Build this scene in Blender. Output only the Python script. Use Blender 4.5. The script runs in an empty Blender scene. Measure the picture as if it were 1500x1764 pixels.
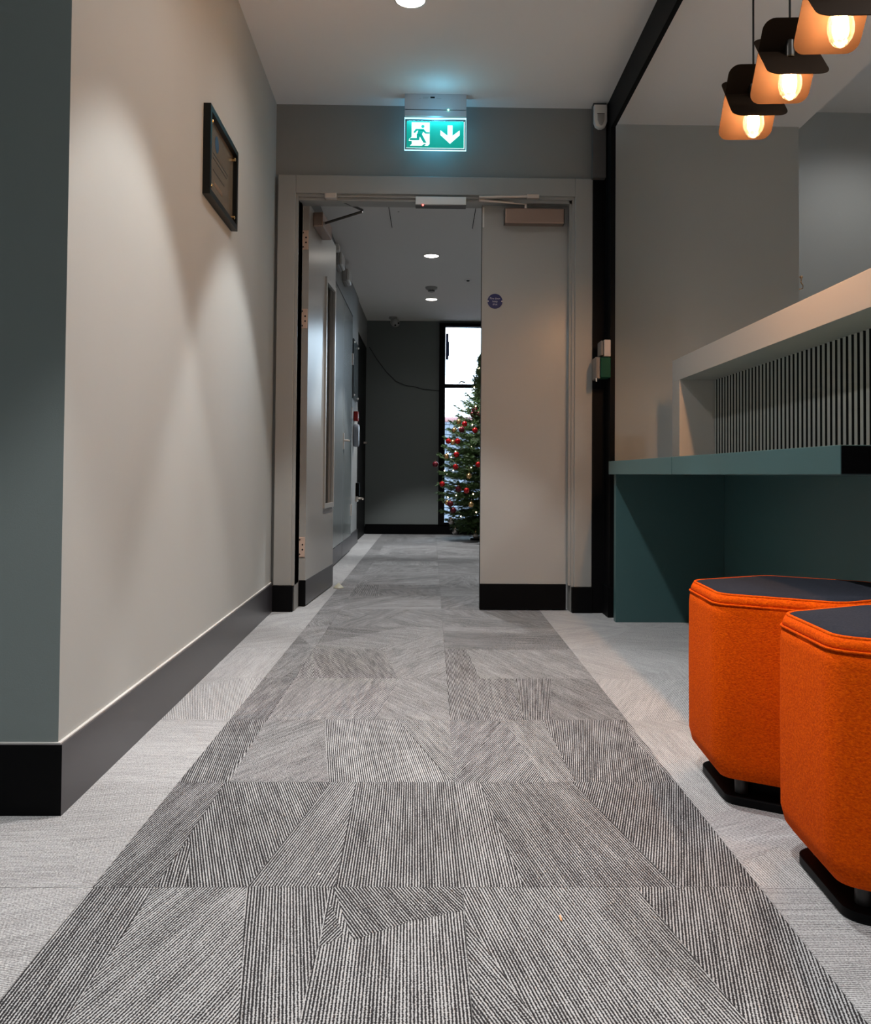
import bpy, bmesh, math, random, json
from mathutils import Vector, Matrix
PI = math.pi
S = bpy.context.scene
COL = S.collection
# ------------------------------------------------------------------ camera
cd = bpy.data.cameras.new('camera'); cam = bpy.data.objects.new('camera', cd); COL.objects.link(cam)
cd.sensor_fit = 'VERTICAL'; cd.sensor_height = 36.0; cd.lens = 36.0*1560/1764
cd.shift_x = -23/1764; cd.shift_y = -105.6/1764; cd.clip_start = .05; cd.clip_end = 200
def setcam():
    yaw, p, roll = math.atan(30/1560), .026, .0075
    f = Vector((math.sin(yaw)*math.cos(p), math.cos(yaw)*math.cos(p), math.sin(p)))
    r = Vector((math.cos(yaw), -math.sin(yaw), 0)); u = r.cross(f)
    r2 = r*math.cos(roll)+u*math.sin(roll); u2 = u*math.cos(roll)-r*math.sin(roll)
    m = Matrix(((r2.x, u2.x, -f.x, 0), (r2.y, u2.y, -f.y, 0), (r2.z, u2.z, -f.z, .669), (0, 0, 0, 1)))
    cam.matrix_world = m
setcam(); S.camera = cam
# ------------------------------------------------------------------ world, exposure
w = bpy.data.worlds.new('sky'); S.world = w; w.use_nodes = True
w.node_tree.nodes['Background'].inputs[0].default_value = (.66, .80, 1, 1)
w.node_tree.nodes['Background'].inputs[1].default_value = 8.0
S.view_settings.view_transform = 'Standard'; S.view_settings.look = 'None'
S.view_settings.exposure = 0.30; S.view_settings.gamma = 1; S.view_settings.use_curve_mapping = False
# ------------------------------------------------------------------ ceiling downlights, then unseen fill spots added
def light(name, kind, loc, power, color, **k):
    l = bpy.data.lights.new(name, kind); l.energy = power; l.color = color
    for a, b in k.items(): setattr(l, a, b)
    o = bpy.data.objects.new(name, l); COL.objects.link(o); o.location = loc
    return o
WARM = (1, .982, .968)
SPOTS = [(-.094, 3.42, 2.485), (-.094, 2.17, 2.485), (-.094, .92, 2.485), (-.094, -.9, 2.485)]
for p in SPOTS:
    light('downlight_beam', 'SPOT', (p[0], p[1], p[2]-.012), 104, WARM, spot_size=math.radians(71), spot_blend=.26, shadow_soft_size=.03)
for p in SPOTS[:3]:   # the same lamps' wide spill around the beam
    light('downlight_spill', 'SPOT', (p[0], p[1], p[2]-.012), 13, WARM, spot_size=math.radians(150), spot_blend=.7, shadow_soft_size=.04)
for p in [(-.012, 5.3, 2.38), (-.01, 7.047, 2.38), (-.01, 8.81, 2.38)]:
    light('downlight_spill', 'SPOT', (p[0], p[1], p[2]-.012), 9, WARM, spot_size=math.radians(150), spot_blend=.7, shadow_soft_size=.04)
    light('downlight_beam', 'SPOT', (p[0], p[1], p[2]-.012), 90 if p[1] < 8 else 150, WARM, spot_size=math.radians(72), spot_blend=.3, shadow_soft_size=.03)
light('added_room_fill', 'SPOT', (2.62, 5.0, 2.94), 15, WARM, spot_size=math.radians(150), spot_blend=.8, shadow_soft_size=.08)  # unseen fill spot added to brighten the alcove wall
light('added_room_fill', 'SPOT', (2.6, 2.0, 2.9), 150, WARM, spot_size=math.radians(130), spot_blend=.8, shadow_soft_size=.08)  # unseen fill spot added to lift the alcove and its high ceiling
light('added_room_fill', 'SPOT', (1.5, 1.8, 2.47), 30, WARM, spot_size=math.radians(150), spot_blend=.8, shadow_soft_size=.05)  # unseen wide fill added for the right wall, ceiling and slats
light('added_room_fill', 'SPOT', (1.4, -1.2, 2.47), 50, (1, .96, .93), spot_size=math.radians(140), spot_blend=.8, shadow_soft_size=.08)  # unseen fill added behind the camera to raise the right side
light('added_room_fill', 'SPOT', (-1.8, -.6, 2.47), 60, (.84, .97, 1), spot_size=math.radians(140), spot_blend=.8, shadow_soft_size=.08)  # unseen cool fill added behind the camera as dim ambient light
# ------------------------------------------------------------------ helpers
def nd(nt, t, **k):
    n = nt.nodes.new(t)
    for a, b in k.items():
        if a.startswith('i_'): n.inputs[int(a[2:]) if a[2:].isdigit() else a[2:]].default_value = b
        else: setattr(n, a, b)
    return n
MATS = {}
def mat(name, col, rough=.6, metal=0, emit=None, es=0, bump=0, bscale=200, var=0, vscale=3, spec=.5, sheen=0):
    if name in MATS: return MATS[name]
    m = bpy.data.materials.new(name); m.use_nodes = True; nt = m.node_tree; b = nt.nodes['Principled BSDF']
    b.inputs['Base Color'].default_value = (*col, 1); b.inputs['Roughness'].default_value = rough
    b.inputs['Metallic'].default_value = metal; b.inputs['Specular IOR Level'].default_value = spec
    if sheen: b.inputs['Sheen Weight'].default_value = sheen
    if emit: b.inputs['Emission Color'].default_value = (*emit, 1); b.inputs['Emission Strength'].default_value = es
    tc = nd(nt, 'ShaderNodeTexCoord')
    if var:
        n = nd(nt, 'ShaderNodeTexNoise'); n.inputs['Scale'].default_value = vscale; n.inputs['Detail'].default_value = 5
        nt.links.new(tc.outputs['Object'], n.inputs['Vector'])
        mx = nd(nt, 'ShaderNodeMix', data_type='RGBA')
        mx.inputs[6].default_value = (*[max(0, c*(1-var)) for c in col], 1); mx.inputs[7].default_value = (*[min(1, c*(1+var)) for c in col], 1)
        nt.links.new(n.outputs[0], mx.inputs[0]); nt.links.new(mx.outputs[2], b.inputs['Base Color'])
    if bump:
        n = nd(nt, 'ShaderNodeTexNoise'); n.inputs['Scale'].default_value = bscale; n.inputs['Detail'].default_value = 4
        nt.links.new(tc.outputs['Object'], n.inputs['Vector'])
        bp = nd(nt, 'ShaderNodeBump'); bp.inputs['Strength'].default_value = bump; bp.inputs['Distance'].default_value = .004
        nt.links.new(n.outputs[0], bp.inputs['Height']); nt.links.new(bp.outputs[0], b.inputs['Normal'])
    MATS[name] = m; return m
class MB:
    def __init__(s): s.b = bmesh.new()
    def box(s, x0, x1, y0, y1, z0, z1, bev=0):
        v = [s.b.verts.new((x, y, z)) for z in (z0, z1) for y in (y0, y1) for x in (x0, x1)]
        fs = [s.b.faces.new([v[i] for i in f]) for f in ((0, 2, 3, 1), (4, 5, 7, 6), (0, 1, 5, 4), (2, 6, 7, 3), (0, 4, 6, 2), (1, 3, 7, 5))]
        if bev:
            es = {e for f in fs for e in f.edges}
            bmesh.ops.bevel(s.b, geom=list(es), offset=bev, segments=2, affect='EDGES', profile=.5)
        return s
    def prism(s, pts, z0, z1, axis='z', bev=0):
        def P(p, h): return (p[0], p[1], h) if axis == 'z' else ((p[0], h, p[1]) if axis == 'y' else (h, p[0], p[1]))
        a = [s.b.verts.new(P(p, z0)) for p in pts]; c = [s.b.verts.new(P(p, z1)) for p in pts]; n = len(pts)
        fs = [s.b.faces.new(a), s.b.faces.new(c)]
        for i in range(n): fs.append(s.b.faces.new((a[i], a[(i+1) % n], c[(i+1) % n], c[i])))
        bmesh.ops.recalc_face_normals(s.b, faces=fs)
        if bev:
            bmesh.ops.bevel(s.b, geom=list(set(fs[0].edges) | set(fs[1].edges)), offset=bev, segments=2, affect='EDGES', profile=.5)
        return s
    def poly(s, pts):
        s.b.faces.new([s.b.verts.new(p) for p in pts]); return s
    def lathe(s, prof, c=(0, 0, 0), axis='z', n=24, cap=True):
        rings = []
        for r, h in prof:
            ring = []
            for i in range(n):
                a = 2*PI*i/n; x, y = r*math.cos(a), r*math.sin(a)
                p = {'z': (x, y, h), 'y': (x, h, y), 'x': (h, x, y)}[axis]
                ring.append(s.b.verts.new((p[0]+c[0], p[1]+c[1], p[2]+c[2])))
            rings.append(ring)
        fs = []
        for a, b in zip(rings, rings[1:]):
            for i in range(n): fs.append(s.b.faces.new((a[i], a[(i+1) % n], b[(i+1) % n], b[i])))
        if cap and prof[0][0] > 1e-4: fs.append(s.b.faces.new(rings[0]))
        if cap and prof[-1][0] > 1e-4: fs.append(s.b.faces.new(rings[-1]))
        bmesh.ops.remove_doubles(s.b, verts=[v for r in rings for v in r], dist=1e-6)
        bmesh.ops.recalc_face_normals(s.b, faces=[f for f in fs if f.is_valid])
        return s
    def tube(s, pts, r, n=8, closed=False):
        pts = [Vector(p) for p in pts]; rings = []; m = len(pts)
        for i, p in enumerate(pts):
            if closed: t = pts[(i+1) % m]-pts[i-1]
            else: t = pts[min(i+1, m-1)]-pts[max(i-1, 0)]
            t.normalize(); u = t.orthogonal() if abs(t.z) > .9 else t.cross(Vector((0, 0, 1)))
            u.normalize(); v = t.cross(u); rr = r[i] if isinstance(r, (list, tuple)) else r
            rings.append([s.b.verts.new(p+(u*math.cos(2*PI*k/n)+v*math.sin(2*PI*k/n))*rr) for k in range(n)])
        prs = list(zip(rings, rings[1:])) + ([(rings[-1], rings[0])] if closed else [])
        for a, b in prs:
            for i in range(n): s.b.faces.new((a[i], a[(i+1) % n], b[(i+1) % n], b[i]))
        if not closed: s.b.faces.new(rings[0]); s.b.faces.new(rings[-1][::-1])
        return s
    def loft(s, rings, cap=(True, True)):
        R = [[s.b.verts.new(p) for p in r] for r in rings]; n = len(R[0]); fs = []
        for a, b in zip(R, R[1:]):
            for i in range(n): fs.append(s.b.faces.new((a[i], a[(i+1) % n], b[(i+1) % n], b[i])))
        if cap[0]: fs.append(s.b.faces.new(R[0][::-1]))
        if cap[1]: fs.append(s.b.faces.new(R[-1]))
        bmesh.ops.recalc_face_normals(s.b, faces=fs)
        return s
    def mesh(s, name, m, smooth=False):
        me = bpy.data.meshes.new(name); s.b.to_mesh(me); s.b.free()
        for q in (m if isinstance(m, (list, tuple)) else [m]): me.materials.append(q)
        if smooth:
            for p in me.polygons: p.use_smooth = True
            if smooth != 1: me.set_sharp_from_angle(angle=math.radians(smooth))
        return me
    def obj(s, name, m, parent=None, smooth=False):
        return link(name, s.mesh(name, m, smooth), parent)
def link(name, me, parent=None):
    o = bpy.data.objects.new(name, me); COL.objects.link(o)
    if parent: o.parent = parent
    return o
def tag(o, label=None, cat=None, group=None, kind=None):
    if label: o['label'] = label
    if cat: o['category'] = cat
    if group: o['group'] = group
    if kind: o['kind'] = kind
    return o
def thing(name, label, cat, loc=(0, 0, 0), rz=0, group=None):
    o = bpy.data.objects.new(name, None); o.empty_display_size = .05; COL.objects.link(o)
    o.location = loc; o.rotation_euler = (0, 0, rz); return tag(o, label, cat, group)
def struct(o): o['kind'] = 'structure'; return o
def copy_tree(o, parent=None):
    c = o.copy(); COL.objects.link(c)
    if parent: c.parent = parent
    for ch in list(o.children): copy_tree(ch, c)
    return c
def text(name, body, size, m, parent, loc, rot, depth=.0003):
    cu = bpy.data.curves.new(name, 'FONT'); cu.body = body; cu.size = size; cu.align_x = 'CENTER'; cu.align_y = 'CENTER'; cu.extrude = depth
    t = bpy.data.objects.new(name, cu); COL.objects.link(t)
    me = bpy.data.meshes.new_from_object(t.evaluated_get(bpy.context.evaluated_depsgraph_get()))
    bpy.data.objects.remove(t); me.materials.clear(); me.materials.append(m)
    o = link(name, me, parent); o.location = loc; o.rotation_euler = rot; return o
# ------------------------------------------------------------------ materials
WALL = mat('wall_paint', (.405, .422, .410), .62, bump=.06, bscale=350, var=.045, vscale=2.2)
WALL_SHADED = mat('shaded_wall_paint', (.17, .205, .203), .6, bump=.06, bscale=350)  # darker copy of the wall paint, shade of the unlit face put into it
DGREY = mat('grey_wall_paint', (.235, .235, .225), .62, bump=.05, bscale=350)
CEIL = mat('ceiling_paint', (.82, .80, .78), .8)
TRIM = mat('door_frame_paint', (.31, .31, .295), .38)
DOORP = mat('door_paint', (.36, .36, .345), .28, var=.02, vscale=2)
BLK = mat('black_paint', (.003, .003, .0035), .5, spec=.08)
SKIRT = mat('charcoal_skirting', (.033, .031, .036), .32)
SKB = mat('black_skirting', (.002, .002, .0025), .5, spec=.08)
CREAM = mat('caulk', (.55, .54, .52), .6)
TEAL = mat('teal_laminate', (.050, .118, .122), .38)
WHITEL = mat('white_laminate', (.60, .585, .56), .45)
SLAT = mat('slat_paint', (.46, .49, .48), .5)
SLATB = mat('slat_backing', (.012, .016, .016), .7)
STEEL = mat('satin_steel', (.66, .58, .52), .40, metal=.75)
HINGE = mat('hinge_metal', (.66, .50, .41), .38, metal=.1)
DSTEEL = mat('dark_steel', (.10, .095, .09), .35, metal=1)
WPL = mat('white_plastic', (.72, .71, .68), .4)
GPL = mat('grey_plastic', (.34, .335, .325), .45)
BRONZE = mat('bronze_metal', (.38, .28, .235), .36, metal=.9)
HOLE = mat('dark_hole', (.004, .004, .004), .8)
GOLD = mat('gold', (.85, .52, .22), .25, metal=1)
# ------------------------------------------------------------------ the shell
def sbox(name, m, *a, parent=None, bev=0):
    o = MB().box(*a, bev=bev).obj(name, m, parent)
    if not parent: struct(o)
    return o
CORN = (-.725, 1.80); CFAR = (-.775, 4.42)
struct(MB().prism([(-2.6, 1.80), CORN, CFAR, (-.775, 4.56), (-2.6, 4.56)], 0, 2.485).obj('wall_left', [WALL]))
wl = bpy.data.objects['wall_left']
wl.data.materials.append(WALL_SHADED)
for p in wl.data.polygons:
    if p.normal.y < -.9: p.material_index = 1
sbox('wall_far_left', WALL_SHADED, -2.7, -2.6, -3.6, 4.56, 0, 2.485)
sbox('wall_rear', WALL, -2.7, 3.5, -3.7, -3.6, 0, 3.0)
sbox('wall_right', WALL, 3.4, 3.5, -3.6, 5.7, 0, 3.0)
b = MB(); b.box(-.775, -.66, 4.43, 4.56, 0, 2.485); b.box(-.66, .684, 4.43, 4.56, 2.03, 2.485); b.box(.684, .86, 4.43, 4.56, 0, 2.485)
struct(b.obj('wall_back', DGREY))
sbox('wall_back_right', WALL, .86, 1.892, 4.62, 4.76, 0, 2.485)
sbox('wall_alcove_side', WALL, 1.882, 1.892, 4.76, 5.60, 0, 2.97)
sbox('wall_alcove', WALL, 1.882, 3.4, 5.60, 5.7, 0, 2.97)
# ceilings
sbox('ceiling', CEIL, -2.6, .852, -3.6, 4.56, 2.485, 2.56)
sbox('ceiling_right', CEIL, .852, 1.905, -3.6, 4.70, 2.485, 2.965)
sbox('ceiling_high', CEIL, 1.905, 3.4, -3.6, 5.7, 2.965, 3.05)
sbox('ceiling_corridor', CEIL, -.80, .86, 4.56, 10.1, 2.38, 2.46)
# corridor walls
sbox('wall_corridor_left', DGREY, -.86, -.722, 4.56, 8.82, 0, 2.38)
sbox('wall_corridor_right', WALL, 1.50, 1.60, 4.76, 10.1, 0, 2.38)
sbox('ceiling_corridor_right', CEIL, .86, 1.50, 4.76, 10.1, 2.38, 2.46)
b = MB(); b.box(-1.9, .079, 10.1, 10.3, 0, 2.38); b.box(.079, .95, 10.1, 10.3, 2.352, 2.38); b.box(.079, .95, 10.1, 10.3, 0, .11); b.box(.95, 1.50, 10.1, 10.3, 0, 2.38)
struct(b.obj('wall_corridor_end', mat('end_wall_paint', (.15, .17, .168), .6)))
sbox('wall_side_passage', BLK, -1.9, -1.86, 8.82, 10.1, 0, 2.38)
sbox('ceiling_side_passage', CEIL, -1.9, -.80, 8.7, 10.1, 2.38, 2.42)
sbox('wall_side_passage_back', DGREY, -1.9, -.86, 8.72, 8.82, 0, 2.38)
# black door frame filling the end of the left corridor wall
d = MB(); d.box(-.775, -.735, 8.82, 10.09, 0, 2.07).box(-.735, -.728, 8.85, 9.95, .02, 2.03)
dd = struct(d.obj('door_2', BLK))
MB().box(-.775, -.73, 8.82, 10.1, 2.07, 2.38).obj('overpanel', DGREY, dd)
MB().lathe([(.012, 0), (.012, .03), (.006, .035)], (-.728, 9.75, 1.0), 'x', 12).tube([(-.70, 9.75, 1.0), (-.70, 9.62, 1.0)], .008).obj('door_handle', STEEL, dd, 40)
# skirtings
def sk(name, pts, m, h=.134, bead=True):
    o = struct(MB().prism(pts, 0, h).obj(name, m)); return o
t = .011
sk('baseboard_left', [(-2.6, 1.80), (-.725, 1.80), (-.775, 4.415), (-.762, 4.415), (-.713, 1.789), (-2.6, 1.789)], [SKIRT, SKB], .137)
bl = bpy.data.objects['baseboard_left']
for p in bl.data.polygons:
    if p.normal.y < -.9: p.material_index = 1  # front face of the same skirting, its shade painted in as black
MB().prism([(-2.6, 1.80), (-.725, 1.80), (-.775, 4.415), (-.768, 4.415), (-.718, 1.794), (-2.6, 1.794)], .137, .140).obj('caulk_bead', CREAM, bl)
sbox('baseboard_corridor_left', SKIRT, -.722, -.71, 4.62, 8.82, 0, .13)
sbox('baseboard_corridor_end', SKB, -.728, 1.50, 10.06, 10.1, 0, .11)
sbox('baseboard_right', SKB, .87, 1.892, 4.605, 4.62, 0, .13)
# black steel post and beam between ceiling and right-hand room
b = MB(); b.box(.783, .870, 4.40, 4.46, 0, 2.485).box(.845, .868, 4.27, 4.40, 0, 2.335).box(.835, .872, 4.262, 4.40, 0, .14)
struct(b.obj('trim_1', BLK))
sbox('trim_2', BLK, .848, .868, -3.6, 4.46, 2.335, 2.485)
sbox('trim_3', mat('dark_grey_box', (.085, .083, .083), .5), .776, .839, 4.36, 4.405, 2.12, 2.485)
# ------------------------------------------------------------------ door frame
df = struct(MB().box(-.759, -.673, 4.40, 4.435, .125, 2.126, .003).obj('door_1', TRIM))
MB().box(.697, .783, 4.40, 4.435, .125, 2.126, .003).obj('architrave', TRIM, df)
MB().box(-.673, .697, 4.40, 4.435, 2.037, 2.126, .003).obj('architrave', TRIM, df)
MB().box(-.673, -.660, 4.415, 4.575, .125, 2.037).obj('frame_lining', TRIM, df)
MB().box(.684, .697, 4.415, 4.575, .125, 2.037).obj('frame_lining', TRIM, df)
MB().box(-.660, .684, 4.415, 4.575, 2.024, 2.037).obj('frame_lining', TRIM, df)
MB().box(.672, .684, 4.43, 4.478, .13, 2.024).obj('door_stop_strip', TRIM, df)
MB().box(-.660, .684, 4.43, 4.470, 2.010, 2.024).obj('door_stop_strip', TRIM, df)
MB().box(-.762, -.664, 4.394, 4.575, 0, .125).obj('black_plinth', BLK, df)
MB().box(.688, .786, 4.394, 4.575, 0, .125).obj('black_plinth', BLK, df)
# right leaf, shut
L = thing('door_leaf', 'narrow grey fire door leaf standing shut on the right side of the doorway', 'door', (.684, 4.48, 0))
def lb(*a, n='panel', m=DOORP, bev=.0015, p=L): return MB().box(*a, bev=bev).obj(n, m, p)
lb(-.440, -.014, 0, .045, .13, 2.012)
lb(-.440, -.014, -.002, .047, .006, .13, n='kick_plate', m=BLK)
lb(-.4415, -.4395, .002, .043, .006, 2.012, n='edge_seal', m=HOLE, bev=0)
lb(-.438, -.430, -.003, .001, 1.90, 2.00, n='flush_bolt', m=WPL, bev=0)
# left leaf, swung open into the corridor
A = math.atan2(.045, .847)
L2 = thing('door_leaf', 'wide grey fire door leaf swung open on the left with a slim glazed vision panel', 'door', (-.628, 4.573, 0), -A)
T_, W_ = -.054, .85
v0, v1, vz0, vz1 = .50, .80, .485, 1.76
g = MB(); g.box(T_, 0, 0, v0, .13, 2.035); g.box(T_, 0, v1, W_, .13, 2.035); g.box(T_, 0, v0, v1, .13, vz0); g.box(T_, 0, v0, v1, vz1, 2.035)
g.obj('panel', DOORP, L2)
fr = MB()
for x0, x1 in ((-.002, .010), (T_-.010, T_+.002)):
    fr.box(x0, x1, v0-.012, v0+.014, vz0-.012, vz1+.012); fr.box(x0, x1, v1-.014, v1+.012, vz0-.012, vz1+.012)
    fr.box(x0, x1, v0+.014, v1-.014, vz0-.012, vz0+.014); fr.box(x0, x1, v0+.014, v1-.014, vz1-.014, vz1+.012)
fr.obj('glazing_bead', mat('bead_paint', (.42, .42, .40), .3), L2)
GL = bpy.data.materials.new('clear_glass'); GL.use_nodes = True
def glassify(m, tint=(1, 1, 1), rough=.02):
    nt = m.node_tree; nt.nodes.remove(nt.nodes['Principled BSDF']); out = nt.nodes['Material Output']
    tr = nd(nt, 'ShaderNodeBsdfTransparent'); tr.inputs[0].default_value = (*tint, 1)
    gl = nd(nt, 'ShaderNodeBsdfGlossy'); gl.inputs['Roughness'].default_value = rough
    fz = nd(nt, 'ShaderNodeFresnel'); fz.inputs[0].default_value = 1.5; mx = nd(nt, 'ShaderNodeMixShader')
    nt.links.new(fz.outputs[0], mx.inputs[0]); nt.links.new(tr.outputs[0], mx.inputs[1]); nt.links.new(gl.outputs[0], mx.inputs[2]); nt.links.new(mx.outputs[0], out.inputs[0])
glassify(GL, (.92, .95, .93))
MB().box(T_/2-.003, T_/2+.003, v0, v1, vz0, vz1).obj('glass_pane', GL, L2)
MB().box(T_-.002, .002, -.001, W_, .006, .131).obj('kick_plate', [SKIRT], L2)
MB().box(T_-.0025, .0025, -.0022, .0, .004, .132).obj('black_edge', BLK, L2)
def hinge(z, x, par):
    o = MB().box(x, x+.036, -.0045, .0, z, z+.10, .002).obj('hinge', HINGE, par)
    h = MB()
    for i, (dx, dz) in enumerate(((.010, .014), (.025, .037), (.025, .062), (.010, .087))): h.lathe([(.0045, -.0052), (.0045, -.0044)], (x+dx, 0, z+dz), 'y', 10)
    h.obj('screw_hole', HOLE, o)
    MB().lathe([(.006, z), (.006, z+.10)], (x-.004, -.004, 0), 'z', 10).obj('knuckle', HINGE, o, 40)
for z in (1.80, 1.40, .248): hinge(z, T_+.014, L2)
# door closers with folding arms
dc = thing('door_closer', 'bronze-toned closer box on the shut right-hand door with its arm folded flat', 'door closer', (.498, 4.48, 1.946))
MB().box(-.145, .147, -.058, 0, -.038, .038, .006).obj('closer_body', BRONZE, dc)
MB().box(-.148, -.144, -.056, -.002, -.036, .036).obj('end_cap', DSTEEL, dc); MB().box(.146, .150, -.056, -.002, -.036, .036).obj('end_cap', DSTEEL, dc)
MB().tube([(-.040, -.03, .038), (-.040, -.03, .072)], .007).obj('spindle', STEEL, dc)
MB().tube([(-.040, -.03, .066), (-.275, -.082, .066)], .007).obj('closer_arm', STEEL, dc)
MB().tube([(-.275, -.086, .080), (-.03, -.08, .088)], .007).obj('closer_arm', STEEL, dc)
MB().box(-.04, .02, -.088, -.062, .078, .098, .003).obj('arm_bracket', STEEL, dc)
dc2 = thing('door_closer', 'dull metal closer box on the open left door, seen end on', 'door closer', (-.628, 4.573, 1.985), -A)
MB().box(0, .052, .10, .38, -.038, .038, .005).obj('closer_body', BRONZE, dc2)
MB().tube([(.03, .17, .038), (.03, .17, .055)], .007).obj('spindle', DSTEEL, dc2)
MB().tube([(.05, .17, -.002), (.255, .11, .042)], [.007, .007]).obj('closer_arm', DSTEEL, dc2)
MB().tube([(.255, .11, .050), (.145, -.150, .036)], .0065).obj('closer_arm', DSTEEL, dc2)
MB().box(.105, .165, -.175, -.13, .028, .052, .003).obj('arm_bracket', STEEL, dc2)
# fire sign on the right leaf
fs = thing('fire_door_sign', 'small round blue fire door keep shut sign on the shut door', 'sign', (.310, 4.48, 1.531), 0)
BLUE = mat('sign_blue', (.012, .022, .11), .35)
MB().lathe([(.0375, 0), (.0375, -.0015)], (0, 0, 0), 'y', 40).obj('disc', BLUE, fs)
LET = mat('sign_lettering', (.45, .48, .55), .5)
for s_, z in (('Fire door', .014), ('keep', -.001), ('shut', -.015)):
    text('lettering', s_, .0135, LET, fs, (0, -.0018, z), (PI/2, 0, 0))
MB().lathe([(.003, -.0012), (.003, -.0022)], (-.034, 0, 0), 'y', 10).obj('screw_head', WPL, fs); MB().lathe([(.003, -.0012), (.003, -.0022)], (.034, 0, 0), 'y', 10).obj('screw_head', WPL, fs)
# release unit on the frame head
ru = thing('door_release_unit', 'slim white door holding unit with a red indicator light under the frame head', 'sensor', (.036, 4.45, 2.0))
MB().box(-.124, .124, -.055, 0, -.014, .026, .003).obj('casing', WPL, ru)
MB().box(-.124, .124, -.056, 0, -.018, -.0142).obj('base_edge', DSTEEL, ru)
MB().lathe([(.0, -.060), (.004, -.057), (.004, -.053)], (-.087, 0, -.017), 'y', 12).obj('indicator_light', mat('red_led', (1, .02, .02), .4, emit=(1, .06, .05), es=9), ru)
tag(MB().lathe([(.0, 0), (.030, .0), (.030, .004), (.0, .032)], (-.536, 5.318, 0), 'z', 24).obj('door_stopper', mat('stopper_grey', (.42, .42, .33), .4), None, 40), 'small pale half-round door stop on the carpet by the open door', 'door stop')
# ------------------------------------------------------------------ carpet
def carpet(name, dark, light_, ratio, contrast):
    m = bpy.data.materials.new(name); m.use_nodes = True; nt = m.node_tree; b = nt.nodes['Principled BSDF']
    b.inputs['Roughness'].default_value = .95; b.inputs['Specular IOR Level'].default_value = .15
    L_ = nt.links.new
    uv = nd(nt, 'ShaderNodeUVMap', uv_map='stripe'); sp = nd(nt, 'ShaderNodeSeparateXYZ'); L_(uv.outputs[0], sp.inputs[0])
    def M(op, a, b_=None, c=None, clamp=False):
        n = nd(nt, 'ShaderNodeMath', operation=op, use_clamp=clamp)
        for i, v in enumerate((a, b_, c)):
            if v is None: continue
            if isinstance(v, (int, float)): n.inputs[i].default_value = v
            else: L_(v, n.inputs[i])
        return n.outputs[0]
    U, V = sp.outputs[0], sp.outputs[1]
    wob = nd(nt, 'ShaderNodeTexNoise'); wob.inputs['Scale'].default_value = 260; wob.inputs['Detail'].default_value = 2
    L_(uv.outputs[0], wob.inputs['Vector'])
    wv = M('MULTIPLY', M('SUBTRACT', wob.outputs[0], .5), .0024)
    Uw = M('ADD', U, wv)
    s1 = M('SINE', M('MULTIPLY', Uw, 2*PI/.0047))
    # rows that change brightness from line to line and slowly in wide bands
    cu = nd(nt, 'ShaderNodeCombineXYZ'); L_(M('MULTIPLY', U, 1.0), cu.inputs[0]); L_(M('MULTIPLY', V, .07), cu.inputs[1])
    n1 = nd(nt, 'ShaderNodeTexNoise'); n1.inputs['Scale'].default_value = 120; n1.inputs['Detail'].default_value = 2; L_(cu.outputs[0], n1.inputs['Vector'])
    n2 = nd(nt, 'ShaderNodeTexNoise'); n2.inputs['Scale'].default_value = 18; n2.inputs['Detail'].default_value = 2; L_(cu.outputs[0], n2.inputs['Vector'])
    fine = nd(nt, 'ShaderNodeTexNoise'); fine.inputs['Scale'].default_value = 330; fine.inputs['Detail'].default_value = 4; L_(uv.outputs[0], fine.inputs['Vector'])
    loops = M('SINE', M('ADD', M('MULTIPLY', V, 2*PI/.0052), M('MULTIPLY', wob.outputs[0], 9.0)))
    f = M('ADD', M('MULTIPLY', s1, .95*contrast), M('MULTIPLY', loops, .22*contrast))
    f = M('ADD', f, M('MULTIPLY', M('SUBTRACT', n1.outputs[0], .5), 1.6*contrast))
    f = M('ADD', f, M('MULTIPLY', M('SUBTRACT', n2.outputs[0], .5), .9*contrast))
    f = M('ADD', f, M('MULTIPLY', M('SUBTRACT', fine.outputs[0], .5), 3.4))
    oi = nd(nt, 'ShaderNodeUVMap', uv_map='shade'); so = nd(nt, 'ShaderNodeSeparateXYZ'); L_(oi.outputs[0], so.inputs[0])
    f = M('ADD', f, M('MULTIPLY', so.outputs[0], .35+.65*contrast if contrast > .9 else .35))
    f = M('ADD', M('MULTIPLY', f, .85), ratio, clamp=True)
    mx = nd(nt, 'ShaderNodeMix', data_type='RGBA'); L_(f, mx.inputs[0])
    mx.inputs[6].default_value = (*dark, 1); mx.inputs[7].default_value = (*light_, 1); L_(mx.outputs[2], b.inputs['Base Color'])
    bp = nd(nt, 'ShaderNodeBump'); bp.inputs['Strength'].default_value = .5; bp.inputs['Distance'].default_value = .0015
    L_(f, bp.inputs['Height']); L_(bp.outputs[0], b.inputs['Normal'])
    return m
CD = carpet('dark_carpet', (.022, .021, .023), (.445, .455, .465), .30, 1.0)
CLT = carpet('light_carpet', (.17, .17, .172), (.50, .51, .52), .52, .68)
fl = struct(MB().box(-2.6, 3.4, -3.6, 10.1, -.08, -.006).obj('floor', mat('floor_screed', (.36, .36, .35), .9)))
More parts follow.
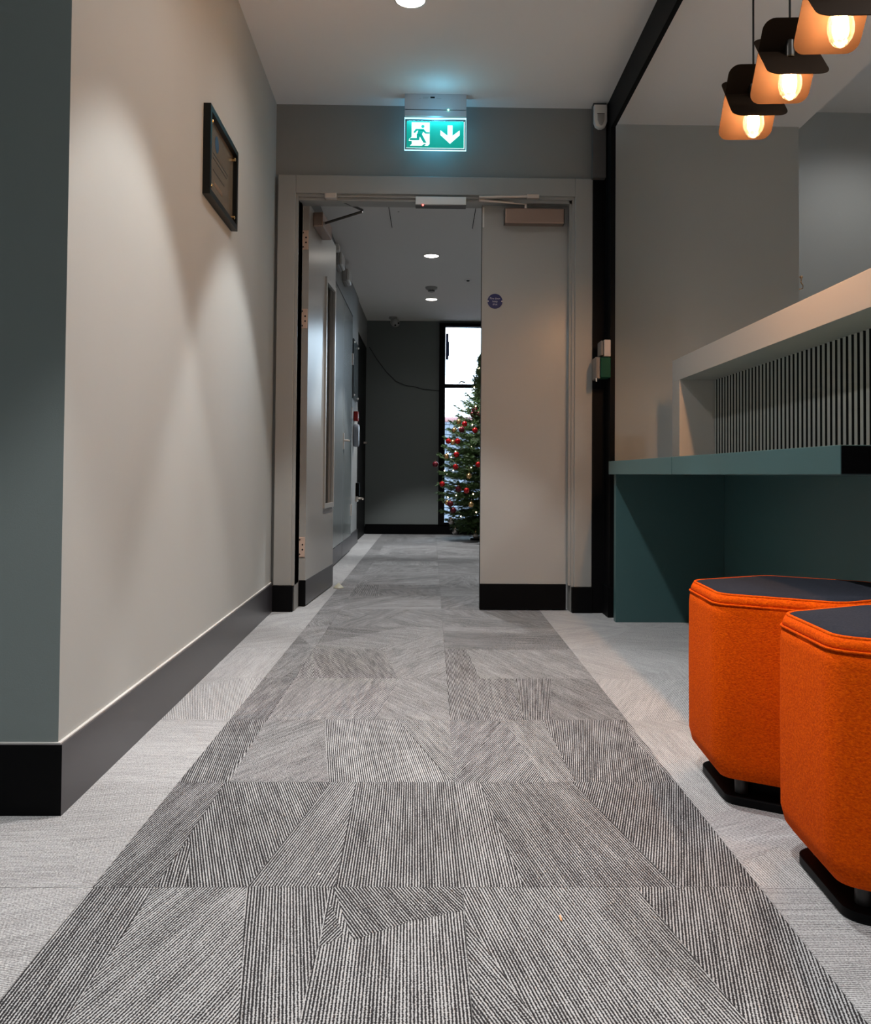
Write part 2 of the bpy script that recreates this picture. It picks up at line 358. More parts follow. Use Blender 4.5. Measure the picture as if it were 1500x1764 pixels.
def clip(poly, x0, x1, y0, y1):
    def cut(ps, f, inter):
        o = []
        for i in range(len(ps)):
            a, c = ps[i-1], ps[i]
            if f(c):
                if not f(a): o.append(inter(a, c))
                o.append(c)
            elif f(a): o.append(inter(a, c))
        return o
    def ix(X):
        return lambda a, c: (X, a[1]+(c[1]-a[1])*(X-a[0])/(c[0]-a[0]))
    def iy(Y):
        return lambda a, c: (a[0]+(c[0]-a[0])*(Y-a[1])/(c[1]-a[1]), Y)
    for f, g in ((lambda p: p[0] >= x0, ix(x0)), (lambda p: p[0] <= x1, ix(x1)), (lambda p: p[1] >= y0, iy(y0)), (lambda p: p[1] <= y1, iy(y1))):
        poly = cut(poly, f, g)
        if len(poly) < 3: return []
    return poly
PAT = json.loads('''{"0N":[[-0.449,1.493,-0.444,1.137],[]],"0A":[[-0.062,1.286,-0.058,1.12],[[[[-0.47,1.504],[-0.296,1.503],[-0.223,1.092],[-0.462,1.094]],[-0.352,1.137,-0.277,1.391]],[[[-0.297,1.503],[-0.16,1.503],[-0.154,1.299],[-0.156,1.261],[-0.156,1.092],[-0.223,1.092]],[-0.243,1.493,-0.202,1.229]],[[[-0.152,1.431],[-0.154,1.299],[-0.121,1.331]],[-0.152,1.314,-0.131,1.365]],[[[-0.161,1.514],[0.072,1.513],[0.06,1.409],[-0.025,1.374],[-0.108,1.318]],[-0.12,1.492,-0.058,1.355]]]],"0B":[[0.152,1.492,0.225,1.133],[[[[0.056,1.386],[0.147,1.079],[0.038,1.079]],[0.058,1.317,0.127,1.133]],[[[0.346,1.512],[0.659,1.512],[0.593,1.075],[0.4,1.077],[0.377,1.225],[0.339,1.481]],[0.392,1.491,0.33,1.225]]]],"1N":[[-0.508,1.547,-0.451,1.939],[]],"1A":[[-0.053,1.976,-0.045,1.499],[[[[-0.469,2.012],[-0.207,2.013],[-0.285,1.472],[-0.451,1.473]],[-0.374,1.982,-0.27,1.636]],[[[-0.449,1.593],[-0.429,1.667],[-0.389,1.483],[-0.464,1.483]],[-0.432,1.57,-0.42,1.493]],[[[-0.207,2.013],[-0.158,2.013],[-0.154,1.763],[-0.15,1.472],[-0.294,1.472]],[-0.213,1.976,-0.288,1.499]]]],"1B":[[0.177,1.962,0.26,1.498],[[[[0.04,2.014],[0.107,2.014],[0.157,1.471],[0.049,1.471]],[0.071,1.962,0.084,1.498]],[[[0.307,2.015],[0.581,2.015],[0.575,1.47],[0.407,1.47]],[0.478,1.963,0.397,1.667]]]],"2N":[[-0.45,2.397,-0.42,2.125],[]],"2A":[[-0.241,2.46,-0.18,1.99],[[[[-0.564,2.524],[-0.447,2.525],[-0.431,1.969],[-0.55,1.969]],[-0.45,2.397,-0.42,2.125]],[[[-0.442,2.525],[-0.291,2.526],[-0.214,1.959],[-0.432,1.959]],[-0.426,2.079,-0.287,2.335]],[[[-0.098,2.528],[0.071,2.53],[0.056,1.96]],[-0.072,2.461,0.051,2.014]]]],"2B":[[0.077,1.976,0.187,2.273],[[[[0.043,2.529],[0.212,2.531],[0.049,1.97]],[0.06,2.127,0.175,2.464]],[[[0.199,2.531],[0.309,2.532],[0.32,1.951],[0.256,1.95]],[0.229,2.464,0.301,1.992]],[[[0.309,2.532],[0.622,2.534],[0.55,1.951],[0.32,1.951]],[0.394,2.465,0.313,1.992]],[[[0.544,2.517],[0.636,2.517],[0.571,1.951],[0.536,1.951],[0.515,2.343]],[0.54,2.378,0.549,2.015]]]],"3N":[[-0.514,2.54,-0.483,2.926],[]],"3A":[[-0.401,2.523,-0.342,2.945],[[[[-0.092,3.043],[0.084,3.046],[0.069,2.447],[-0.152,2.445]],[-0.161,2.923,0.052,2.529]],[[[-0.179,3.042],[-0.092,3.043],[-0.152,2.445],[-0.213,2.444]],[-0.166,2.527,-0.11,2.947]]]],"3B":[[0.399,2.93,0.537,2.569],[[[[0.04,3.045],[0.261,3.048],[0.259,2.448],[0.042,2.447]],[0.071,2.949,0.088,2.496]],[[[0.282,2.985],[0.396,2.987],[0.325,2.449],[0.256,2.448]],[0.341,2.976,0.285,2.481]]]],"4A":[[-0.588,3.011,-0.602,3.458],[[[[-0.45,3.526],[-0.184,3.532],[-0.099,2.947],[-0.374,2.943]],[-0.417,3.461,-0.305,2.991]],[[[-0.184,3.532],[0.097,3.537],[0.082,2.949],[-0.099,2.947]],[-0.113,3.018,0.057,3.407]]]],"4B":[[0.217,3.41,0.365,3.001],[[[[0.046,3.536],[0.135,3.538],[0.167,2.95],[0.05,2.949]],[0.07,3.471,0.083,2.997]]]]}''')
rnd = random.Random(5)
def tile(x0, x1, y0, y1, m, base, polys):
    g = .0004; x0 += g; x1 -= g; y0 += g; y1 -= g
    bm = bmesh.new(); uv = bm.loops.layers.uv.new('stripe'); sh = bm.loops.layers.uv.new('shade')
    def face(ps, z, d, s_):
        f = bm.faces.new([bm.verts.new((p[0], p[1], z)) for p in ps])
        if f.normal.z < 0: f.normal_flip()
        f.normal_update()
        if f.normal.z < 0: f.normal_flip()
        l = math.hypot(*d); dx, dy = d[0]/l, d[1]/l; ou, ov = rnd.uniform(0, 5), rnd.uniform(0, 5)
        for lp in f.loops:
            x, y, _ = lp.vert.co; lp[uv].uv = (x*dy-y*dx+ou, x*dx+y*dy+ov); lp[sh].uv = (s_, 0)
    face([(x0, y0), (x1, y0), (x1, y1), (x0, y1)], 0, base, rnd.uniform(-.21, .19))
    for k, (ps, d) in enumerate(polys):
        q = clip([tuple(p) for p in ps], x0, x1, y0, y1)
        if len(q) >= 3: face(q, .00015*(k+1), d, rnd.uniform(-.21, .19))
    c = [(x0, y0), (x1, y0), (x1, y1), (x0, y1)]
    for i in range(4):
        a, e = c[i], c[(i+1) % 4]
        f = bm.faces.new([bm.verts.new(p) for p in ((a[0], a[1], 0), (a[0], a[1], -.006), (e[0], e[1], -.006), (e[0], e[1], 0))])
    me = bpy.data.meshes.new('carpet_tile'); bm.to_mesh(me); bm.free(); me.materials.append(m)
    link('carpet_tile', me, fl)
def rdir(): a = rnd.uniform(0, PI); return (math.cos(a), math.sin(a))
def rpolys(x0, x1, y0, y1):
    out = []; cx, cy = (x0+x1)/2, (y0+y1)/2
    for k in range(rnd.choice((1, 2, 2, 3))):
        a = rnd.uniform(0, 2*PI); n = (math.cos(a), math.sin(a)); t_ = (-n[1], n[0]); o = rnd.uniform(-.12, .16)
        p = (cx+n[0]*o+rnd.uniform(-.1, .1), cy+n[1]*o); wdt = rnd.choice((1, 1, .16))
        q = [(p[0]+t_[0]*s1+n[0]*s2, p[1]+t_[1]*s1+n[1]*s2) for s1, s2 in ((-1, 0), (1, 0), (1, wdt), (-1, wdt))]
        out.append((q, t_ if rnd.random() < .55 else rdir()))
    return out
def dv(a): return (a[2]-a[0], a[3]-a[1])
ROWS = [.485+.5*k for k in range(-1, 20)]
for k, y0 in enumerate(ROWS):
    y1 = min(y0+.5, 10.06); r = k-2
    if y0 >= 10.0: continue
    for c, x0, x1 in (('N', -.54, -.44), ('A', -.44, .056), ('B', .056, .54)):
        key = f'{r}{c}'
        if key in PAT:
            tile(x0, x1, y0, y1, CD, dv(PAT[key][0]), [(q[0], dv(q[1])) for q in PAT[key][1]])
        else: tile(x0, x1, y0, y1, CD, rdir(), rpolys(x0, x1, y0, y1))
    if y0 < 1.6: lefts = [(-1.44, -.94), (-.94, -.54)] + ([(-1.94, -1.44)] if r >= -1 else [])
    else: lefts = [(-.80, -.54)]
    if y0 > 8.6: lefts.append((-1.3, -.80))
    for x0, x1 in lefts: tile(x0, x1, y0, y1, CLT, rdir(), rpolys(x0, x1, y0, y1))
    if y0 < 4.3:
        for x0, x1 in ((.54, 1.052), (1.052, 1.552), (1.552, 2.052)): tile(x0, x1, y0, min(y1, 4.62), CLT, rdir(), rpolys(x0, x1, y0, y1))
    else: tile(.54, 1.052, y0, y1, CD if y0 > 5 else CLT, rdir(), rpolys(.54, 1.052, y0, y1))
# ------------------------------------------------------------------ teal desk with slatted privacy screen
dk = thing('desk', 'long wall-side teal worktop desk with panel end beside the orange stools', 'desk', (1.08, 3.0, 0))
def dbox(n, m, x0, x1, y0, y1, z0, z1, bev=.0012, p=None, o=(1.08, 3.0, 0)):
    return MB().box(x0-o[0], x1-o[0], y0-o[1], y1-o[1], z0, z1, bev=bev).obj(n, m, p or dk)
dbox('worktop', TEAL, .820, 1.345, 1.80, 3.073, .674, .734)
dbox('end_cap', BLK, .822, 1.343, 1.798, 1.8005, .676, .732, 0)
dbox('worktop', TEAL, .820, 1.345, 3.078, 4.175, .674, .734)
dbox('end_panel', TEAL, .845, 1.345, 4.130, 4.175, 0, .674)
dbox('back_panel', TEAL, 1.345, 1.375, .95, 4.175, 0, .734)
scn = thing('desk_screen', 'white box-framed screen with upright grey-green slats standing on the teal desk', 'screen', (1.235, 3.0, .734))
oo = (1.235, 3.0, .734)
def sb(n, m, x0, x1, y0, y1, z0, z1, bev=.001): return MB().box(x0-oo[0], x1-oo[0], y0-oo[1], y1-oo[1], z0-.734, z1-.734, bev=bev).obj(n, m, scn)
sb('frame_top', WHITEL, 1.12, 1.345, 1.80, 4.19, 1.105, 1.205)
sb('frame_post', WHITEL, 1.12, 1.345, 4.07, 4.19, .734, 1.105)
sb('frame_post', WHITEL, 1.12, 1.345, 1.80, 1.90, .734, 1.105)
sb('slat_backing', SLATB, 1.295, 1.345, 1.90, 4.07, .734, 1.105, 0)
sm = MB().box(-.0165, 0, -.0105, .0105, 0, .371, .0012).mesh('slat', [SLATB, SLAT])   # light front faces; shade of the unlit sides put into a dark colour
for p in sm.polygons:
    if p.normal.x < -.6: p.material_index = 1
k = 0; y = 4.054
while y > 1.91:
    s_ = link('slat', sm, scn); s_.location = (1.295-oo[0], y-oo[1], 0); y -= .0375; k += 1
# ------------------------------------------------------------------ hexagonal felt stools
def felt(name, c1, c2, sc=90, bump=.9):
    m = bpy.data.materials.new(name); m.use_nodes = True; nt = m.node_tree; b = nt.nodes['Principled BSDF']
    b.inputs['Roughness'].default_value = .95; b.inputs['Specular IOR Level'].default_value = .1
    b.inputs['Sheen Weight'].default_value = .10; b.inputs['Sheen Tint'].default_value = (*c2, 1)
    tc = nd(nt, 'ShaderNodeTexCoord'); n = nd(nt, 'ShaderNodeTexNoise'); n.inputs['Scale'].default_value = sc*2.2; n.inputs['Detail'].default_value = 6; n.inputs['Roughness'].default_value = .7
    mp = nd(nt, 'ShaderNodeMapping'); mp.inputs['Scale'].default_value = (1, 1, 1.6)
    nt.links.new(tc.outputs['Object'], mp.inputs[0]); nt.links.new(mp.outputs[0], n.inputs['Vector'])
    cr = nd(nt, 'ShaderNodeValToRGB'); cr.color_ramp.elements[0].position = .33; cr.color_ramp.elements[1].position = .68
    cr.color_ramp.elements[0].color = (*c1, 1); cr.color_ramp.elements[1].color = (*c2, 1)
    nt.links.new(n.outputs[0], cr.inputs[0]); nt.links.new(cr.outputs[0], b.inputs['Base Color'])
    bp = nd(nt, 'ShaderNodeBump'); bp.inputs['Strength'].default_value = bump; bp.inputs['Distance'].default_value = .003
    nt.links.new(n.outputs[0], bp.inputs['Height']); nt.links.new(bp.outputs[0], b.inputs['Normal'])
    return m
ORF = felt('orange_felt', (.60, .044, .0), (.93, .13, .0))
NVF = felt('navy_felt', (.012, .014, .021), (.026, .029, .040), 120, .5)
def hexring(R, z, cr, n=6):
    # regular hexagon, two edges parallel to Y, corners rounded with radius cr
    out = []
    for i in range(6):
        a = math.radians(30+60*i); d = R-cr*2/math.sqrt(3); cx, cy = d*math.cos(a), d*math.sin(a)
        for j in range(n):
            b_ = a+math.radians(-30+60*j/(n-1)); out.append((cx+cr*math.cos(b_), cy+cr*math.sin(b_), z))
    return out
def stool(label, loc, rz):
    t = thing('hexagonal_stool', label, 'stool', loc, rz, 'orange felt hexagonal stools')
    R = .248
    prof = [(R-.045, .052, .03), (R-.022, .056, .04), (R-.008, .072, .05), (R, .100, .055), (R+.001, .25, .055), (R, .385, .055), (R-.003, .408, .053)]
    MB().loft([hexring(r, z, c) for r, z, c in prof]).obj('felt_cover', ORF, t, 1)
    MB().loft([hexring(r, z, c) for r, z, c in ((R-.003, .408, .053), (R-.005, .418, .052), (R-.010, .4265, .05), (R-.020, .4275, .045))]).obj('felt_cover', ORF, t, 1)
    MB().tube(hexring(R-.002, .4085, .053), .0024, 6, True).obj('seam_piping', ORF, t, 1)
    MB().tube(hexring(R-.014, .4275, .048), .0032, 6, True).obj('seam_piping', ORF, t, 1)
    MB().loft([hexring(r, z, c) for r, z, c in ((R-.015, .425, .046), (R-.020, .4300, .044), (R-.06, .4325, .03), (R-.15, .434, .01))]).obj('navy_seat_top', NVF, t, 1)
    MB().loft([hexring(R-.036, .0, .04), hexring(R-.033, .003, .04), hexring(R-.033, .016, .04), hexring(R-.036, .018, .04)]).obj('base_plate', BLK, t, 40)
    MB().loft([hexring(R-.085, .018, .03), hexring(R-.085, .054, .03)]).obj('base_core', BLK, t, 40)
    for i in range(6):
        a = math.radians(30+60*i); r = R-.075
        MB().lathe([(.014, .016), (.014, .054)], (r*math.cos(a), r*math.sin(a), 0), 'z', 14).obj('leg', mat('black_leg', (.02, .02, .02), .35), t, 40)
    return t
stool('orange felt hexagonal stool with navy top, standing farther back beside the desk end', (.800, 1.955, 0), math.radians(-3))
stool('orange felt hexagonal stool with navy top, nearest the camera and cut by the frame', (.822, 1.470, 0), math.radians(-3))
tag(MB().box(.1985, .2015, 1.370, 1.386, .0015, .003, .0004).obj('thread_scrap', mat('pale_orange_thread', (.62, .33, .17), .8)), 'tiny orange thread scrap lying on the dark striped carpet', 'scrap')
tag(MB().lathe([(0, 0), (.0022, .0008), (.0018, .0022), (0, .003)], (-.181, 1.528, .0008), 'z', 8).obj('paper_crumb', WPL), 'tiny white crumb lying on the dark striped carpet', 'crumb')
# ------------------------------------------------------------------ pendant lamps over the desk
SHADE = mat('brown_metal_shade', (.021, .0118, .0062), .8, spec=.1)
CORD = mat('black_cord', (.01, .01, .01), .6)
BG = bpy.data.materials.new('bulb_glass'); BG.use_nodes = True; glassify(BG, (1, .88, .70), .05)
nt = BG.node_tree; mx_ = [n for n in nt.nodes if n.type == 'MIX_SHADER'][0]; [n for n in nt.nodes if n.type == 'FRESNEL'][0].inputs[0].default_value = 1.22
tl = nd(nt, 'ShaderNodeBsdfTranslucent'); tl.inputs[0].default_value = (1, .80, .6, 1); m2 = nd(nt, 'ShaderNodeMixShader'); m2.inputs[0].default_value = .02
nt.links.new(mx_.outputs[0], m2.inputs[1]); nt.links.new(tl.outputs[0], m2.inputs[2]); nt.links.new(m2.outputs[0], nt.nodes['Material Output'].inputs[0])
FIL = mat('glowing_filament', (1, .7, .4), .5, emit=(1, .66, .36), es=90)
def rrect(w, l0, l1, r, n=6):
    pts = []
    for cx, cy, a0 in ((w/2-r, l1-r, 0), (-w/2+r, l1-r, 90), (-w/2+r, l0+r, 180), (w/2-r, l0+r, 270)):
        for j in range(n+1): a = math.radians(a0+90*j/n); pts.append((cx+r*math.cos(a), cy+r*math.sin(a)))
    return pts
def pendant(label, loc, top=2.485, brand=None):
    t = thing('pendant_lamp', label, 'lamp', loc, math.radians(-4), 'folded-plate pendant lamps over the desk')
    al = math.radians(42.8)
    # two rounded plates crossing as an X; plate one leans back to the wall at the bottom, plate two leans to the front
    for sgn, name in ((1, 'shade_plate'), (-1, 'shade_plate')):
        me = MB().prism(rrect(.166, -.145, .090, .032), -.0009, .0009, 'z').mesh(name, SHADE)
        # local y of the plate is its length: up = +, so rotate about X
        o = link(name, me, t); o.rotation_euler = (PI/2+sgn*al, 0, 0)
    MB().tube([(0, -.014, top-loc[2]), (0, -.014, .0)], .0032, 8).obj('cord', CORD, t)
    MB().lathe([(.0, .0), (.042, .0), (.042, .022), (.0, .024)], (0, -.014, top-loc[2]-.024), 'z', 24).obj('ceiling_rose', CORD, t, 40)
    MB().lathe([(.0, .030), (.006, .030), (.013, .022), (.0135, -.022), (.0135, -.024), (0, -.024)], (0, -.014, 0), 'z', 20).obj('lamp_holder', DSTEEL, t, 40)
    bl_ = link('light_bulb', MB().lathe([(.0135, -.020), (.0145, -.034), (.020, -.050), (.028, -.070), (.0315, -.090), (.031, -.104), (.026, -.122), (.016, -.136), (.006, -.142), (0, -.143)], (0, -.014, 0), 'z', 24).mesh('light_bulb', BG, 1), t)
    f = MB()
    for i in range(6):
        a = 2*PI*i/6; f.tube([(.010*math.cos(a), -.014+.010*math.sin(a), -.040), (.0135*math.cos(a), -.014+.0135*math.sin(a), -.095), (.010*math.cos(a), -.014+.010*math.sin(a), -.116)], .0045, 6)
    f.obj('filament', FIL, bl_)
    M_ = t.matrix_basis
    light('pendant_glow', 'POINT', (loc[0], loc[1]-.014, loc[2]-.080), 30, (1, .55, .32), shadow_soft_size=.022)
    return t
pendant('brown crossed-plate pendant with glowing bulb, farthest and lowest in the picture', (.985, 2.76, 1.855))
pendant('brown crossed-plate pendant with glowing bulb, in the middle of the row', (.989, 2.485, 1.858))
pendant('brown crossed-plate pendant with glowing bulb, nearest and cut by the picture top', (.990, 2.175, 1.858))
# ------------------------------------------------------------------ illuminated exit sign
EX0, EX1 = -.141, .154; exc = ((EX0+EX1)/2, 4.31)
ex = thing('exit_sign', 'green and white illuminated running man exit sign with down arrow above the doorway', 'sign', (exc[0], exc[1], 2.485))
def X_(px): return EX0+(px-185)/1130*.295-exc[0]
def Z_(py): return 2.377-(py-455)/595*.154-2.485
MB().box(-.1475, .1475, -.03, .03, -.075, 0, .002).obj('housing', mat('sign_housing', (.50, .50, .52), .45), ex)
MB().box(-.1475, .1475, -.028, .026, -.106, -.078, .002).obj('housing', mat('sign_housing', (.5, .5, .5)), ex)
MB().box(-.140, .140, -.02, .02, -.079, -.074).obj('groove', HOLE, ex)
MB().box(X_(655), X_(735), -.0304, -.030, -.022, -.014).obj('rating_label', HOLE, ex)
pl = MB(); 
for a, c, z in ((450, 490, -.024), (515, 630, -.017), (515, 620, -.021), (515, 610, -.025), (765, 855, -.023), (1030, 1050, -.026)): pl.box(X_(a), X_(c), -.0303, -.030, z, z+.0015)
pl.obj('small_print', GPL, ex)['kind'] = 'stuff'
MB().lathe([(0, -.0345), (.003, -.032), (.003, -.029)], (X_(985), 0, -.077), 'y', 12).obj('indicator_light', mat('green_led', (.1, 1, .6), .4, emit=(.25, 1, .62), es=8), ex)
MB().box(-.1475, .1475, -.003, .003, -.262, -.106).obj('acrylic_panel', GL, ex)
ed = MB(); em = mat('lit_panel_edge', (.8, .95, 1), .4, emit=(.40, .86, 1), es=1.5)
ed.box(-.1478, -.1462, -.0034, .0034, -.2625, -.106).box(.1462, .1478, -.0034, .0034, -.2625, -.106).box(-.1478, .1478, -.0034, .0034, -.2637, -.261).box(-.1478, .1478, -.0034, .0034, -.1095, -.106)
ed.obj('lit_edge', em, ex)
GE = mat('lit_green_print', (.0, .22, .17), .5, emit=(.0, .33, .25), es=.62); WE = mat('lit_white_print', (.8, .95, .93), .5, emit=(.78, 1, .96), es=.95)
MB().box(X_(222), X_(1282), -.0042, -.0036, Z_(1010), Z_(515)).obj('green_field', GE, ex)
MB().box(X_(215), X_(1286), -.0041, -.0036, Z_(1018), Z_(1008)).box(X_(1274), X_(1286), -.0043, -.0036, Z_(1018), Z_(515)).obj('white_border', WE, ex)
def pic(name, m, polys, y):
    b = MB()
    for ps in polys: b.prism([(X_(p[0]), Z_(p[1])) for p in ps], y, y+.0003, 'y')
    return b.obj(name, m, ex)
pic('white_doorway', WE, [[(315, 537), (645, 537), (645, 940), (610, 975), (285, 975), (320, 940), (316, 886), (262, 886), (274, 842), (315, 812)]], -.0048)
pic('running_figure', GE, [[(520+31*math.cos(i*PI/8), 612+31*math.sin(i*PI/8)) for i in range(16)],
    [(346, 724), (390, 658), (536, 658), (584, 716), (643, 718), (643, 746), (566, 748), (508, 692), (416, 692), (374, 738)],
    [(440, 680), (540, 680), (502, 770), (408, 770)], [(406, 756), (474, 756), (454, 870), (278, 870), (290, 830), (408, 830)],
    [(440, 762), (504, 756), (590, 918), (534, 918)], [(496, 978), (545, 938), (586, 938), (546, 978)]], -.0052)
pic('down_arrow', WE, [[(975, 585), (1065, 585), (1065, 780), (1197, 678), (1197, 768), (1020, 930), (843, 768), (843, 678), (975, 780)]], -.0048)
al_ = light('sign_led_glow', 'AREA', (exc[0], 4.285, 2.372), .34, (.10, .80, 1), shape='RECTANGLE', size=.27, size_y=.012)
al_.rotation_euler = (math.radians(-12), 0, 0)
light('sign_led_glow', 'POINT', (exc[0], 4.345, 2.34), .6, (.14, .62, 1), shadow_soft_size=.03)
light('sign_led_glow', 'POINT', (exc[0]+.02, 4.17, 2.37), .30, (.16, .66, 1), shadow_soft_size=.06)
# ------------------------------------------------------------------ small fittings
ps_ = thing('motion_sensor', 'small off-white motion sensor in the ceiling corner above the door frame', 'sensor', (.807, 4.36, 2.41))
b = MB(); pr = [(-.031, .055), (.031, .055), (.031, -.028), (.024, -.048), (.008, -.058), (-.008, -.058), (-.024, -.048), (-.031, -.028)]
b.prism(pr, -.035, 0, 'y', .004).obj('casing', WPL, ps_, 40)
MB().prism([(-.017, .006), (.017, .006), (.017, -.02), (.009, -.042), (0, -.050), (-.009, -.042), (-.017, -.02)], -.041, -.034, 'y', .003).obj('lens', GPL, ps_, 40)
MB().box(-.018, .018, -.0365, -.034, .008, .011).obj('slot', HOLE, ps_)
cp = thing('door_release_button', 'pale green-backed exit call unit with white cover on the black post', 'switch', (.845, 4.30, 1.21))
MB().box(-.032, 0, -.045, .045, .022, .102, .004).obj('white_body', mat('pinkish_white_plastic', (.50, .42, .38), .4), cp)
MB().box(-.048, -.033, -.042, .045, .026, .098, .006).obj('clear_cover', mat('smoky_cover', (.13, .12, .115), .3), cp)
MB().box(-.048, 0, -.045, .045, -.078, .018, .004).obj('green_body', mat('green_plastic', (.003, .055, .028), .6, spec=.2), cp)
MB().box(-.072, -.049, -.042, .050, -.085, .020, .005).obj('clear_cover', mat('smoky_cover', (.13, .12, .115), .3), cp)
MB().tube([(-.07, -.045, -.082), (-.068, -.045, -.098)], .003).obj('seal_tab', WPL, cp)
hk = thing('coat_hook', 'little brass-coloured hook on the wall corner above the white frame', 'hook', (1.892, 4.642, 1.69))
BR = mat('brass', (.72, .50, .33), .25, metal=1)
MB().box(0, .005, -.012, .012, -.05, .03, .002).obj('hook_plate', BR, hk)
MB().tube([(.004, 0, .015), (.016, 0, .018), (.021, 0, .006), (.019, 0, -.012), (.030, 0, -.028), (.028, 0, -.042), (.014, 0, -.048), (.004, 0, -.044)], .0032).obj('hook_arm', BR, hk, 1)
MB().lathe([(0, -.009), (.006, -.007), (.009, 0), (.006, .007), (0, .009)], (.021, 0, .016), 'z', 12).obj('knob', BR, hk, 1)
# framed plaque on the left wall
wa = math.atan2(.05, 2.62)
pq = thing('framed_plaque', 'black framed glazed certificate hung on the pale left wall', 'plaque', (-.7507, 3.147, 1.718), wa)
hw, hh, dp = .230, .148, .024
fr = MB(); fr.box(0, dp, -hw, -hw+.020, -hh, hh).box(0, dp, hw-.020, hw, -hh, hh).box(0, dp, -hw+.020, hw-.020, hh-.020, hh).box(0, dp, -hw+.020, hw-.020, -hh, -hh+.020)
fr.obj('frame', mat('black_frame', (.004, .005, .0045), .35, spec=.25), pq)
MB().box(0, .008, -hw+.018, hw-.018, -hh+.018, hh-.018).obj('backing', mat('bronze_sheet', (.13, .11, .08), .22, spec=.6), pq)
MB().prism([(-.065+.028*math.cos(i*PI/10), .070+.028*math.sin(i*PI/10)) for i in range(20)], .0082, .0088, 'x').obj('emblem', mat('emblem_blue', (.02, .045, .11), .4), pq)
for i, (z, w0, w1) in enumerate(((.022, -.12, .12), (.006, -.12, .10), (-.034, -.12, .06))):
    MB().box(.0082, .0087, w0, w1, z, z+.0035).obj('engraved_line', mat('engraving', (.03, .025, .02), .5), pq)
MB().box(.0082, .0087, -.10, .03, -.080, -.066).obj('engraved_panel', mat('brown_band', (.20, .13, .08), .3), pq)
for y_, z_ in ((-.185, .105), (.188, .108), (-.185, -.108), (.188, -.108)):
    MB().lathe([(.0065, .008), (.0065, .020), (.004, .0225), (0, .023)], (0, y_, z_), 'x', 14).obj('brass_fixing', GOLD, pq, 40)
# ceiling fittings
def downlight(label, x, y, z, r=.055, es=14):
    t = thing('ceiling_downlight', label, 'light', (x, y, z), 0, 'round recessed downlights')
    MB().lathe([(r, 0), (r+.009, -.001), (r+.009, -.004), (r, -.006)], (0, 0, 0), 'z', 36, False).obj('trim_ring', WPL, t, 40)
    MB().lathe([(0, -.0035), (r+.0005, -.0035), (r+.0005, -.0010), (0, -.0010)], (0, 0, 0), 'z', 36).obj('diffuser', mat('downlight_diffuser', (1, 1, 1), .5, emit=(1, .93, .85), es=es), t, 40)
downlight('round lit ceiling downlight cut by the top edge of the picture', *SPOTS[0])
for s_, w_ in zip(SPOTS[1:], ('second', 'third', 'fourth')): downlight('round lit ceiling downlight, '+w_+' from the doorway, out of view overhead', *s_)
downlight('round lit corridor downlight, the nearer one seen through the doorway', -.012, 7.047, 2.38)
downlight('round lit corridor downlight, the farther one behind the smoke detector', -.012, 8.81, 2.38)
sd = thing('smoke_detector', 'small white smoke detector on the corridor ceiling between two downlights', 'detector', (-.012, 8.25, 2.38))
MB().lathe([(0, 0), (.055, 0), (.055, -.012), (.046, -.022), (.034, -.026), (.030, -.042), (.012, -.048), (0, -.048)], (0, 0, 0), 'z', 28).obj('casing', GPL, sd, 40)
b = MB()
for a in (-2.2, -1.75, -1.3, -.9): b.box(.031*math.cos(a)-.005, .031*math.cos(a)+.005, .031*math.sin(a)-.002, .031*math.sin(a)+.004, -.040, -.030)
b.obj('sensing_slots', HOLE, sd)
so_ = thing('ceiling_sensor', 'tiny flat round occupancy sensor right of the corridor downlights', 'sensor', (.31, 7.92, 2.38))
MB().lathe([(0, 0), (.036, 0), (.036, -.004), (.028, -.007), (0, -.007)], (0, 0, 0), 'z', 24).obj('ring', WPL, so_, 40)
MB().lathe([(.016, -.006), (.012, -.013), (0, -.016)], (0, 0, 0), 'z', 16).obj('lens', HOLE, so_, 40)
cm = thing('security_camera', 'small grey dome camera on the ceiling near the corridor end', 'camera', (-.43, 9.85, 2.38))
MB().lathe([(0, 0), (.045, 0), (.045, -.02), (.03, -.03)], (0, 0, 0), 'z', 20).obj('mount', GPL, cm, 40)
c_ = MB().lathe([(0, .048), (.03, .040), (.045, .02), (.048, 0), (.045, -.03), (.03, -.045), (0, -.05)], (0, 0, 0), 'y', 20).obj('camera_body', GPL, cm, 1); c_.location = (.02, 0, -.060); c_.rotation_euler = (.5, 0, .5)
MB().lathe([(.010, -.052), (.010, -.044)], (.02, 0, .012), 'y', 12).lathe([(.010, -.052), (.010, -.044)], (-.012, 0, -.014), 'y', 12).obj('lens', HOLE, c_)
ht = thing('ceiling_hatch', 'square access hatch outlined by thin dark gaps in the corridor ceiling', 'hatch', (-.007, 5.97, 2.38))
MB().box(-.275, .275, -.28, .28, -.002, 0).obj('hatch_panel', CEIL, ht)
MB().box(-.281, -.277, -.285, .285, -.0025, 0).box(.277, .281, -.285, .285, -.0025, 0).obj('hatch_gap', HOLE, ht)
MB().lathe([(.006, -.0026), (.006, -.001)], (-.22, -.10, 0), 'z', 12).obj('key_hole', HOLE, ht)
